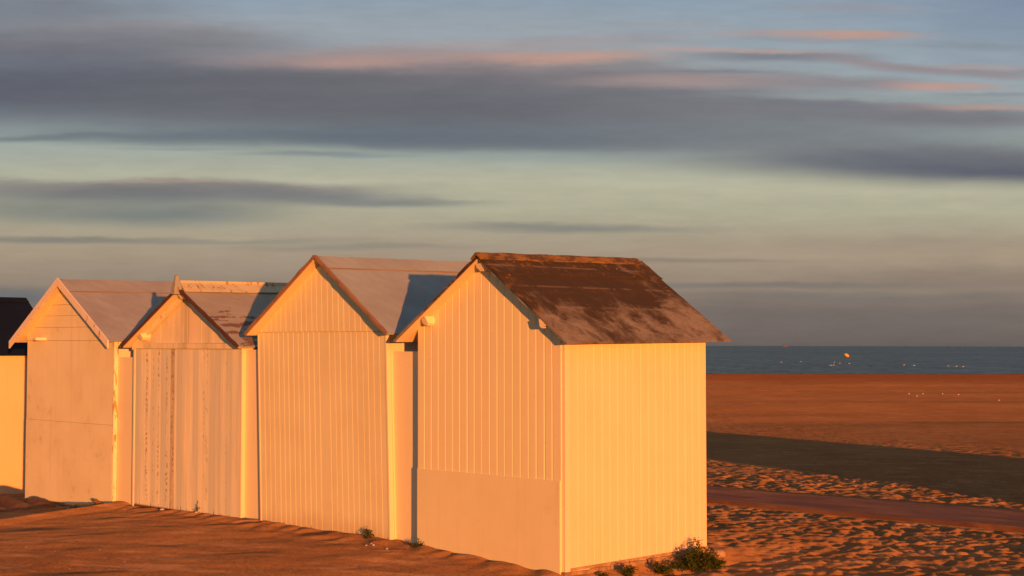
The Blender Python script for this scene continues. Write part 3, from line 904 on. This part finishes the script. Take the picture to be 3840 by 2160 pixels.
for sg in (-1, 1):
    slab(bm, (h.rx, h.rz + .022), (h.rx + sg * .10, h.rz + .022 - .064), h.y0, h.y1 - .01, .018, 0, 2, 6, .001, 3)
h.part('ridge_cap', bm, M['roof0'], warp=False)

# ---- infill panels that close the gaps between the huts
def infill(aL, aR, b, z1, label, mat='infill', mid=None):
    bm = bmesh.new()
    ac = (aL + aR) / 2
    box(bm, -(aL - ac), -(aR - ac), 0, .018, -.3, z1, .002)
    o = link('infill_panel', bm, M[mat])
    o.location = W(ac, b, 0); o.rotation_euler = (0, 0, ROT)
    tag(o, label, 'panel', 'panels closing the gaps between huts')
infill(2.53, 2.003, .072, 1.885, 'narrow infill panel between the nearest hut and the tall matchboard hut')
infill(5.083, 4.755, .055, 1.893, 'narrow infill panel between the tall matchboard hut and the weathered hut')
infill(7.912, 7.452, .050, 1.79, 'narrow infill panel between the weathered hut and the plywood-fronted hut')

# ------------------------------------------------------------------ small things on the sand
def ico(bm, c, r, sq=(1, 1, 1), jit=.15, sub=2, rz=0.0):
    ret = bmesh.ops.create_icosphere(bm, subdivisions=sub, radius=1.0)
    cr, sr = math.cos(rz), math.sin(rz)
    for v in ret['verts']:
        k = 1 + random.uniform(-jit, jit)
        x, y, z = v.co.x * r * sq[0] * k, v.co.y * r * sq[1] * k, v.co.z * r * sq[2] * k
        v.co = Vector((c[0] + x * cr - y * sr, c[1] + x * sr + y * cr, c[2] + z))

def stone(loc, r, label, sq=(1.3, .9, .7), mat='stone', group=None, cat='stone', name='stone', rz=0):
    bm = bmesh.new(); ico(bm, (0, 0, 0), r, sq, .10, 2, rz)
    o = link(name, bm, M[mat], smooth=True)
    o.location = loc
    tag(o, label, cat, group)
    return o

def at(px, py, z=None):
    """where the sand lies that the photograph shows there"""
    f = 4000.0
    zz = -0.05
    for _ in range(12):
        Y = (EYE - zz) * f / max(1e-3, (py - (868.5 + (px - 1288) * .0025)))
        X = (px - 1288) / f * Y
        zz = z if z is not None else gz(X, Y)
    return Vector((X, Y, zz))

p = W(-.03, 2.06); stone((p.x + .01, p.y, gz(p.x, p.y) - .01), .095, 'pale stone block at the back corner of the nearest hut', (1.0, .8, .7), mat='debris2')
for (a, b, r, lb, gp) in ((8.62, -.16, .030, 'white pebble of the little group below the plywood-fronted hut', 'g'),
                      (8.70, -.13, .022, 'white pebble of the little group below the plywood-fronted hut', 'g'),
                      (8.66, -.22, .020, 'white pebble of the little group below the plywood-fronted hut', 'g'),
                      (6.66, -.06, .024, 'round pale pebble at the foot of the weathered hut', None),
                      (5.93, -.05, .016, 'smaller pale pebble right of the round one below the weathered hut', None)):
    w_ = W(a, b); z = gab(a, b)
    stone((w_.x, w_.y, z + r * .35), r, lb, group='white pebbles below the plywood hut' if gp else None)
for i in range(5):
    w_ = W(2.10 + random.uniform(-.1, .3), -.28 - .1 * random.random()); r = random.uniform(.005, .009)
    stone((w_.x, w_.y, gz(w_.x, w_.y) + r * .3), r, 'white shell crumb on the sand before the gap beside the nearest hut', mat='shell', cat='shell', name='shell', group='shell crumbs by the nearest hut')

# crumbled boards below the plywood hut
root = empty('rotten_board', W(8.38, -.14, gab(8.38, -.14)), ROT + .08)
tag(root, 'broken pale board lying at the foot of the plywood-fronted hut', 'board')
bm = bmesh.new()
segs = [(-.36, .0), (-.15, .012), (.05, .02), (.20, .035), (.34, .045)]
for (x0, z0), (x1, z1) in zip(segs[:-1], segs[1:]):
    vs = box(bm, x0, x1 - .004, -.05, .04, z0 - .01, z0 + .022, .004, .005)
link('plank', bm, M['sill'], root)
bm = bmesh.new()
for i in range(16):
    ico(bm, (random.gauss(.30, .055), random.uniform(-.05, .05), abs(random.gauss(.055, .028))), random.uniform(.014, .032), (1.5, 1, .8), .3, 1)
o = link('dry_weed_clump', bm, M['debris']); o.location = W(8.33, -.15, gab(8.33, -.15)); o.rotation_euler = (0, 0, ROT)
tag(o, 'dark clump of rotten weed and wood on the broken board', 'debris')

# rumpled brown tarpaulin left of the plywood hut
def tarp():
    c = W(10.35, -.55)
    bm = bmesh.new()
    nx_, ny_ = 56, 30
    rows = []
    for j in range(ny_ + 1):
        row = []
        for i in range(nx_ + 1):
            s_, t_ = i / nx_ * 2 - 1, j / ny_ * 2 - 1
            x = s_ * 1.25; y = t_ * .40 + .10 * math.sin(s_ * 2.2) + .05 * s_
            wx = c.x - U.x * x + V.x * y; wy = c.y - U.y * x + V.y * y
            edge = max(0, 1 - abs(t_) ** 4) * max(0, 1 - abs(s_) ** 4)
            fold = .055 * math.sin(t_ * 7.5 + 1.6 * math.sin(s_ * 2.0) + s_ * 1.2) + .02 * math.sin(s_ * 7 + t_ * 5)
            z = gz(wx, wy) + .03 + edge * (.05 + fold) - (1 - edge) * .05
            row.append(bm.verts.new((wx - c.x, wy - c.y, z)))
        rows.append(row)
    for j in range(ny_):
        for i in range(nx_):
            bm.faces.new((rows[j][i], rows[j][i + 1], rows[j + 1][i + 1], rows[j + 1][i]))
    o = link('tarpaulin', bm, M['tarp'], smooth=True)
    md = o.modifiers.new('thickness', 'SOLIDIFY'); md.thickness = .004
    o.location = (c.x, c.y, 0)
    tag(o, 'dark brown rumpled tarpaulin half buried in sand at the left edge', 'tarpaulin')
tarp()

# ---- plants
def leaf_mat(name, c1, c2):
    m, t, b = material(name)
    co = objco(t)
    t.put(b.inputs['Base Color'], t.mix(t.mr(t.noise(co, 18, 3), 0.35, 0.65), c1, c2))
    b.inputs['Roughness'].default_value = 0.7
    b.inputs['Specular IOR Level'].default_value = 0.2
    return m
M['leaf'] = leaf_mat('weed_leaf', (0.020, 0.045, 0.008), (0.055, 0.085, 0.016))
M['leaf_dry'] = leaf_mat('weed_leaf_brown', (0.11, 0.055, 0.014), (0.07, 0.08, 0.02))
M['stem'] = leaf_mat('weed_stem', (0.08, 0.07, 0.03), (0.12, 0.06, 0.03))

def plant(loc, rx, ry, hh, n, label, leaf=.05, sprigs=8, dry=0.15, name='weed_clump', rz=0.0):
    root = empty(name, loc, rz)
    tag(root, label, 'plant')
    bms = {'leaf': bmesh.new(), 'leaf_dry': bmesh.new()}
    bs = bmesh.new()
    tips = []
    for i in range(sprigs):
        an = random.uniform(0, 2 * math.pi); rr = math.sqrt(random.random())
        bx, by = rr * rx * .7 * math.cos(an), rr * ry * .7 * math.sin(an)
        top = Vector((bx * 1.45, by * 1.45, hh * (1 - .75 * rr * rr) * random.uniform(.65, 1.15)))
        base = Vector((bx * .6, by * .6, -.03))
        mid = (base + top) / 2 + Vector((random.uniform(-.03, .03), random.uniform(-.03, .03), .02))
        prev = None
        for f in (0, .33, .66, 1):
            p_ = base * (1 - f) ** 2 + mid * 2 * f * (1 - f) + top * f * f
            r = .0045 * (1 - .6 * f)
            ring = [bs.verts.new(p_ + Vector((r * math.cos(q), r * math.sin(q), 0))) for q in (0, 2.1, 4.2)]
            if prev:
                for k in range(3): bs.faces.new((prev[k], prev[(k + 1) % 3], ring[(k + 1) % 3], ring[k]))
            prev = ring
        tips.append((base, mid, top))
    for i in range(n):
        b_, m_, t_ = random.choice(tips)
        f = random.uniform(.15, 1.0)
        c = b_ * (1 - f) ** 2 + m_ * 2 * f * (1 - f) + t_ * f * f
        c = c + Vector((random.gauss(0, leaf * .55), random.gauss(0, leaf * .55), random.gauss(0, leaf * .35)))
        c.z = max(c.z, -.01)
        L = leaf * random.uniform(.5, 1.15); w_ = L * random.uniform(.30, .5)
        d = Vector((random.gauss(0, 1), random.gauss(0, 1), random.gauss(.25, .6))).normalized()
        s_ = d.cross(Vector((random.gauss(0, .4), random.gauss(0, .4), 1))).normalized()
        up = s_.cross(d)
        bm = bms['leaf_dry' if random.random() < dry else 'leaf']
        v = [bm.verts.new(c), bm.verts.new(c + d * L * .45 + s_ * w_ * .5 + up * .004), bm.verts.new(c + d * L - up * L * .12), bm.verts.new(c + d * L * .45 - s_ * w_ * .5 + up * .004)]
        bm.faces.new((v[0], v[1], v[2])); bm.faces.new((v[0], v[2], v[3]))
    link('leaves', bms['leaf'], M['leaf'], root)
    if len(bms['leaf_dry'].faces): link('dry_leaves', bms['leaf_dry'], M['leaf_dry'], root)
    link('stems', bs, M['stem'], root)
    return root

p = at(1755, 1432); plant((p.x, p.y, p.z), .26, .20, .20, 2600, 'largest dark green weed clump, at the back corner of the nearest hut', .045, 46, .12)
p = at(1760, 1418); plant((p.x - .02, p.y + .02, p.z + .05), .07, .05, .24, 160, 'tall sparse sprig rising out of the largest weed clump', .036, 6, .25, name='weed_sprig')
p = at(1668, 1438); plant((p.x, p.y, p.z), .12, .09, .10, 520, 'low weed clump just left of the largest one', .036, 20, .25)
p = at(1585, 1446); plant((p.x, p.y, p.z), .09, .07, .10, 380, 'small leafy weed in the middle of the plinth of the nearest hut', .034, 12, .1)
p = at(1520, 1452); plant((p.x, p.y, p.z), .05, .05, .055, 160, 'smallest weed, near the front end of the plinth', .028, 8, .1)
p = W(2.72, -.05); plant((p.x, p.y, gz(p.x, p.y)), .055, .045, .105, 220, 'small green weed at the foot of the tall matchboard hut', .028, 10, .1)
p = W(1.95, -.07); plant((p.x, p.y, gz(p.x, p.y)), .10, .04, .045, 170, 'creeping green weed at the front left corner of the nearest hut', .028, 10, .2)
p = W(5.95, -.02); plant((p.x, p.y, gz(p.x, p.y)), .012, .012, .16, 26, 'single thin upright weed against the weathered hut', .03, 3, .3, name='weed_sprig')

# ------------------------------------------------------------------ specks far out
def dist_on_sea(px, py):
    return at(px, py, SEAZ)

def gull_mesh():
    bm = bmesh.new()
    prof = [(-.24, .004, .05), (-.17, .035, .045), (-.08, .070, .045), (.02, .080, .045), (.10, .062, .055), (.14, .040, .090), (.155, .032, .125), (.175, .036, .155), (.20, .030, .165), (.222, .012, .160), (.26, .004, .152)]
    prev = None
    for x, r, z in prof:
        ring = [bm.verts.new((x, r * .85 * math.cos(q), z + r * math.sin(q))) for q in [k * math.pi / 4 for k in range(8)]]
        if prev:
            for i in range(8): bm.faces.new((prev[i], prev[(i + 1) % 8], ring[(i + 1) % 8], ring[i]))
        else: bm.faces.new(ring)
        prev = ring
    bm.faces.new(prev[::-1])
    return bm

def solid(name, c, rough=.6):
    m, t, b = material(name)
    co = objco(t)
    t.put(b.inputs['Base Color'], t.mix(t.mr(t.noise(co, 8, 3), .35, .65), c, tuple(v * .8 for v in c)))
    b.inputs['Roughness'].default_value = rough
    return m
M['gull'] = solid('gull_white', (.85, .84, .82))
gm = None
sea_specks = [(685, 225), (835, 222), (1097, 226), (1070, 250), (1090, 248), (1140, 234), (1213, 235), (1640, 248), (1720, 252), (1985, 255), (2047, 258), (2100, 260)]
for i, (x, y) in enumerate(sea_specks):
    px = (2600 + x * .4814) / 1.4907; py = (1250 + y * .4814) / 1.4907
    p = dist_on_sea(px, py)
    if gm is None:
        o = link('floating_gull', gull_mesh(), M['gull'], smooth=True); gm = o
    else:
        o = gm.copy(); COL.objects.link(o)
    o.location = (p.x, p.y, SEAZ - .03)
    k = .7
    o.scale = (k, k, k)
    o.rotation_euler = (0, 0, random.uniform(-.8, .8) + (math.pi if random.random() < .4 else 0))
    if px < 2120 - 100: lb = 'white gull afloat far left of the orange buoy'
    elif px < 2150: lb = 'white gull afloat in the loose group just below the orange buoy'
    else: lb = 'white gull afloat right of the orange buoy'
    tag(o, lb, 'gull', 'gulls afloat on the sea')
SEA_G = gm

# beach specks: shells on the sand
sh = None
for i, (px, py) in enumerate([(2286, 991.6), (2321, 991.6), (2306, 997), (2370, 991.6), (2410, 993.5), (2512, 1008)]):
    p = at(px, py)
    if sh is None:
        bm = bmesh.new(); ico(bm, (0, 0, 0), .028, (1.4, .8, .7), .12, 2); o = link('shell', bm, M['shell'], smooth=True); sh = o
    else:
        o = sh.copy(); COL.objects.link(o)
    o.location = (p.x, p.y, p.z + .03)
    if i == 5: tag(o, 'lone white shell on the sand at the far right, apart from the others', 'shell')
    else: tag(o, 'one of the five white shells lying in a line on the middle beach', 'shell', 'shells in a line on the middle beach')

# orange buoy, leaning
p = dist_on_sea(2130, 899)
root = empty('buoy', (p.x, p.y, SEAZ), .3)
root.scale = (.7, .7, .7)
tag(root, 'leaning orange buoy on the sea near the horizon', 'buoy')
M['buoy'] = solid('buoy_orange', (.85, .50, .08), .5); M['buoy_dark'] = solid('buoy_base', (.10, .04, .03))
bm = bmesh.new()
prev = None
for z, r in ((-.2, .3), (.05, .62), (.4, .80), (.8, .74), (1.1, .48), (1.25, .15)):
    ring = [bm.verts.new((r * math.cos(q) - z * .55 + .2, r * math.sin(q), z + .12)) for q in [k * math.pi / 8 for k in range(16)]]
    if prev:
        for i in range(16): bm.faces.new((prev[i], prev[(i + 1) % 16], ring[(i + 1) % 16], ring[i]))
    else: bm.faces.new(ring[::-1])
    prev = ring
bm.faces.new(prev)
link('float_body', bm, M['buoy'], root, smooth=True)
bm = bmesh.new()
for q0 in range(12):
    q = q0 * math.pi / 6
    ico(bm, (.2 + .66 * math.cos(q), .66 * math.sin(q), .10), .10, (1.4, 1.4, .8), 0, 1)
link('fender_ring', bm, M['buoy_dark'], root, smooth=True)

# tiny trawler on the horizon
Yd = 5200.0
root = empty('fishing_boat', ((1975 - 1288) / 4000 * Yd, Yd, SEAZ), .15)
tag(root, 'tiny fishing boat on the horizon above the sea', 'boat')
M['boat'] = solid('boat_hull', (.05, .06, .07)); M['boat2'] = solid('boat_house', (.06, .07, .08))
bm = bmesh.new()
prism(bm, [(-9, -2, 0), (8, -2, 0), (11, -2, 3.0), (4, -2, 2.2), (-10, -2, 2.4)], (0, 4, 0)); link('hull', bm, M['boat'], root)
bm = bmesh.new(); box(bm, -6, -1, -1.6, 1.6, 2.3, 6.2, .3); link('wheelhouse', bm, M['boat2'], root)
bm = bmesh.new(); box(bm, 2.0, 2.7, -.35, .35, 2.2, 9.0, .1); link('mast', bm, M['boat2'], root)
bm = bmesh.new(); box(bm, -8.6, -8.1, -.3, .3, 2.3, 7.0, .1); link('mast', bm, M['boat2'], root)

# ------------------------------------------------------------------ unseen building added outside the frame on the right to cast the beach shadow
SUN_HEAD, SUN_EL = R(-17.8), R(2.25)
root = empty('shadow_building', (14.6, 5.0, -.05), -SUN_HEAD)
tag(root, 'plain unseen building added right of the huts to cast the beach shadow', 'building')
bm = bmesh.new(); box(bm, -3.0, 3.0, -1.4, 1.4, -.3, 2.55, .01); link('wall', bm, M['front3'], root)
bm = bmesh.new()
prism(bm, [(-3.2, -1.7, 2.552), (-3.2, 1.7, 2.552), (-3.2, 0, 3.35)], (6.4, 0, 0)); link('roof', bm, M['roof1'], root)
bm = bmesh.new(); box(bm, -.45, .45, -1.45, -1.402, 0, 2.0, .004); link('door', bm, M['side4'], root)

# ------------------------------------------------------------------ world
def world():
    w = bpy.data.worlds.new('World'); sc.world = w; w.use_nodes = True
    t = NT(w.node_tree)
    bg = w.node_tree.nodes['Background']
    ST = 0.10
    bg.inputs['Strength'].default_value = ST
    K = 1.0 / (ST * EXM)
    def col(c): return tuple(v * K for v in lin(c))
    sky = t.new('ShaderNodeTexSky', sky_type='NISHITA')
    sky.sun_disc = False
    sky.sun_elevation = SUN_EL
    sky.sun_rotation = math.pi + SUN_HEAD
    sky.air_density = 1.2; sky.dust_density = 1.5
    D = t.new('ShaderNodeTexCoord').outputs['Generated']
    s = t.sep(D)
    yy = t.m('MAXIMUM', s[1], 0.02)
    az = t.m('DIVIDE', s[0], yy)
    el = t.m('DIVIDE', s[2], yy)
    trueaz = t.m('ARCTAN2', s[0], s[1])
    trueel = t.m('ARCSINE', s[2])
    # soft streaky warp of the sky coordinates
    st = t.comb(t.m('MULTIPLY', az, 9.0), t.m('MULTIPLY', el, 55.0), 0.0)
    wn = t.noise(st, 1.0, 5, 0.6)
    st2 = t.comb(t.m('MULTIPLY', az, 30.0), t.m('MULTIPLY', el, 170.0), 3.0)
    wn2 = t.noise(st2, 1.0, 4, 0.6)
    st0 = t.comb(t.m('MULTIPLY', az, 4.0), t.m('MULTIPLY', el, 10.0), 7.0)
    wn0 = t.noise(st0, 1.0, 3, 0.5)
    warp = t.m('ADD', t.m('ADD', t.m('MULTIPLY', t.m('SUBTRACT', wn, .5), .009), t.m('MULTIPLY', t.m('SUBTRACT', wn2, .5), .0018)), t.m('MULTIPLY', t.m('SUBTRACT', wn0, .5), .010))
    v = t.m('ADD', el, warp)
    # clear sky seen low in the east
    e2 = t.m('ADD', el, t.m('MULTIPLY', t.m('SUBTRACT', wn, .5), .006))
    f = t.mr(e2, -0.02, 0.26, 0, 1, False)
    def P(y): return ((868 - y) / 4000 + 0.02) / 0.28
    stops = [(870, (104, 95, 92)), (840, (113, 102, 97)), (790, (124, 112, 104)), (735, (140, 126, 113)), (690, (156, 139, 121)), (640, (166, 149, 128)),
             (580, (170, 160, 138)), (520, (177, 173, 149)), (460, (183, 180, 157)), (400, (165, 170, 157)), (330, (158, 169, 166)), (250, (155, 167, 170)),
             (130, (152, 165, 173)), (0, (144, 159, 173)), (-120, (132, 150, 170))]
    base = t.ramp(f, [(P(y), lin(c)) for y, c in stops])
    base = t.vm('SCALE', base, scale=K)
    # the blue corner at upper right, Nishita sky above
    c = t.mix(t.m('MULTIPLY', t.mr(az, .18, .34), t.mr(el, .15, .24)), base, col((126, 142, 164)))
    def cloud(c, x, y, rx, ry, rgb, op, tilt=0.0, lo=0.0, hi=1.0, upsharp=1.0):
        du = t.m('SUBTRACT', az, (x - 1288) / 4000)
        dv = t.m('SUBTRACT', v, (868 - y) / 4000)
        if tilt: dv = t.m('ADD', dv, t.m('MULTIPLY', du, tilt))
        a_ = t.m('MULTIPLY', du, 4000.0 / rx); b_ = t.m('MULTIPLY', dv, 4000.0 / ry)
        rr = t.m('ADD', t.m('MULTIPLY', a_, a_), t.m('MULTIPLY', b_, b_))
        mk = t.mr(t.m('SQRT', rr), 0.12, 1.50, 1.0, 0.0)
        return t.mix(t.m('MULTIPLY', mk, op), c, col(rgb))
    L = [
        # veils at the top
        (900, 80, 900, 70, (160, 164, 169), .5), (60, 20, 420, 60, (116, 117, 125), .75), (330, 62, 380, 24, (143, 136, 139), .6), (20, 120, 620, 62, (112, 111, 120), .9), (420, 105, 420, 38, (124, 121, 128), .7),
        (560, 88, 150, 18, (136, 131, 137), .5), (2150, 12, 190, 12, (150, 150, 157), .6), (1690, 58, 160, 10, (158, 154, 158), .5), (1360, 62, 120, 10, (156, 156, 162), .4), (1480, 100, 330, 22, (158, 150, 153), .6),
        # main bank
        (1480, 195, 560, 44, (138, 129, 131), .85), (1050, 165, 620, 44, (140, 128, 129), .8), (700, 190, 700, 55, (116, 111, 117), .8),
        (60, 232, 900, 102, (90, 95, 108), .97), (900, 250, 1000, 82, (103, 103, 110), .94), (1500, 270, 720, 70, (113, 112, 119), .85), (1150, 290, 800, 55, (103, 105, 112), .8),
        (1050, 342, 900, 33, (101, 110, 120), .95), (1480, 345, 520, 44, (105, 111, 120), .85), (430, 350, 340, 17, (108, 117, 124), .8),
        (2050, 270, 560, 36, (122, 120, 126), .8), (2050, 330, 700, 52, (121, 126, 131), .85), (2150, 390, 560, 42, (116, 119, 125), .85), (2560, 420, 640, 42, (90, 95, 108), .97), (2500, 385, 420, 40, (106, 107, 116), .7), (2420, 285, 420, 26, (119, 118, 125), .85),
        # sunlit pink rims
        (1000, 142, 460, 30, (166, 145, 142), .8), (1420, 142, 260, 17, (192, 152, 137), .85), (890, 152, 170, 15, (180, 148, 138), .7), (1230, 108, 330, 12, (168, 156, 155), .5),
        # streaks on the right
        (2070, 82, 260, 15, (176, 152, 147), .9), (2170, 80, 120, 11, (192, 154, 141), .8), (2060, 98, 220, 7, (142, 144, 152), .5), (2460, 107, 240, 8, (136, 144, 151), .6),
        (1960, 139, 250, 17, (126, 125, 133), .9), (1730, 124, 130, 8, (180, 156, 150), .7), (1930, 125, 260, 6, (178, 156, 150), .7), (2200, 155, 170, 13, (150, 138, 141), .8, .10), (2440, 171, 260, 12, (146, 137, 141), .85, .02), (2480, 160, 170, 6, (178, 154, 149), .5),
        (1840, 163, 150, 9, (151, 160, 165), .7), (1800, 181, 170, 6, (118, 124, 134), .6), (1760, 203, 320, 18, (165, 146, 143), .85), (2130, 203, 330, 16, (139, 134, 139), .85), (2380, 205, 150, 12, (193, 154, 141), .85), (2500, 226, 160, 7, (134, 134, 142), .6),
        (2270, 236, 380, 10, (150, 158, 158), .75), (2450, 257, 220, 9, (184, 150, 141), .75), (2080, 258, 300, 12, (118, 119, 127), .7),
        # streaks on the left below the bank
        (90, 352, 230, 8, (112, 124, 128), .8, -.03), (820, 386, 260, 8, (122, 133, 136), .7), (470, 376, 200, 4, (134, 144, 145), .5), (1350, 392, 500, 14, (146, 158, 156), .5),
        (350, 488, 620, 34, (112, 114, 118), .92, .01), (760, 492, 330, 24, (122, 122, 124), .8, .05), (1010, 510, 210, 9, (126, 130, 127), .7), (430, 470, 560, 16, (128, 121, 120), .6), (400, 538, 330, 30, (112, 120, 121), .8), (60, 530, 260, 36, (126, 130, 124), .7), (420, 457, 210, 6, (165, 146, 133), .6),
        (1430, 574, 330, 13, (132, 131, 124), .85, .01), (150, 603, 330, 9, (124, 122, 116), .75), (620, 604, 330, 9, (141, 136, 123), .6), (900, 622, 330, 10, (134, 129, 119), .55),
        (1720, 655, 260, 7, (134, 124, 115), .6), (2250, 610, 560, 18, (160, 145, 126), .6),
        (1900, 716, 460, 9, (112, 110, 108), .6), (2150, 745, 420, 11, (114, 111, 108), .5), (20, 748, 160, 30, (98, 106, 112), .75), (2250, 790, 760, 42, (112, 104, 100), .6), (2500, 700, 500, 30, (134, 120, 109), .6),
    ]
    for a in L:
        args = a[:6]; tl = a[6] if len(a) > 6 else 0.0
        c = cloud(c, *args, tilt=tl)
    # fine grain of the cloud sheets
    gr = t.m('ADD', t.m('MULTIPLY', t.m('SUBTRACT', wn2, .5), .22), t.m('ADD', 1.0, t.m('MULTIPLY', t.m('SUBTRACT', wn, .5), .16)))
    c = t.vm('SCALE', c, scale=gr)
    # the rest of the dome: broken cloud over the Nishita sky
    hi_ = t.noise(t.scl(D, (3, 3, 9)), 1.0, 5, .6)
    dome = t.mix(t.mr(hi_, .42, .62), sky.outputs[0], col((138, 140, 152)))
    front = t.m('MULTIPLY', t.mr(trueel, .34, .24), t.mr(t.m('ABSOLUTE', trueaz), 1.1, .7))
    dome = t.mix(t.mr(trueel, .0, .1), col((110, 100, 96)), dome)
    c = t.mix(front, dome, c)
    t.put(bg.inputs['Color'], c)
world()

# ------------------------------------------------------------------ sun
sd = bpy.data.lights.new('sun', 'SUN')
sd.energy = 4.4
sd.angle = R(0.6)
sd.color = (1.0, 0.285, 0.048)
so = bpy.data.objects.new('sun', sd); COL.objects.link(so)
d = Vector((math.sin(SUN_HEAD) * math.cos(SUN_EL), math.cos(SUN_HEAD) * math.cos(SUN_EL), -math.sin(SUN_EL)))
so.rotation_euler = d.to_track_quat('-Z', 'Y').to_euler()
so.location = (0, -10, 20)

# ------------------------------------------------------------------ camera
cd = bpy.data.cameras.new('camera'); cam = bpy.data.objects.new('camera', cd); COL.objects.link(cam)
cd.sensor_width = 36; cd.lens = 4000 * 36 / 2576; cd.clip_end = 100000; cd.clip_start = .1
pt = math.atan(144 / 4000); ro = math.atan(.0025)
fw = Vector((0, math.cos(pt), math.sin(pt))); up0 = Vector((0, -math.sin(pt), math.cos(pt))); rt0 = Vector((1, 0, 0))
rt = rt0 * math.cos(ro) + up0 * math.sin(ro); up = up0 * math.cos(ro) - rt0 * math.sin(ro)
mt = Matrix(((rt.x, up.x, -fw.x, 0), (rt.y, up.y, -fw.y, 0), (rt.z, up.z, -fw.z, EYE), (0, 0, 0, 1)))
cam.matrix_world = mt
sc.camera = cam

sc.view_settings.view_transform = 'Standard'
sc.view_settings.look = 'None'
sc.view_settings.gamma = 1
sc.view_settings.exposure = EXPO
sc.view_settings.use_curve_mapping = False
sc.cycles.max_bounces = 6
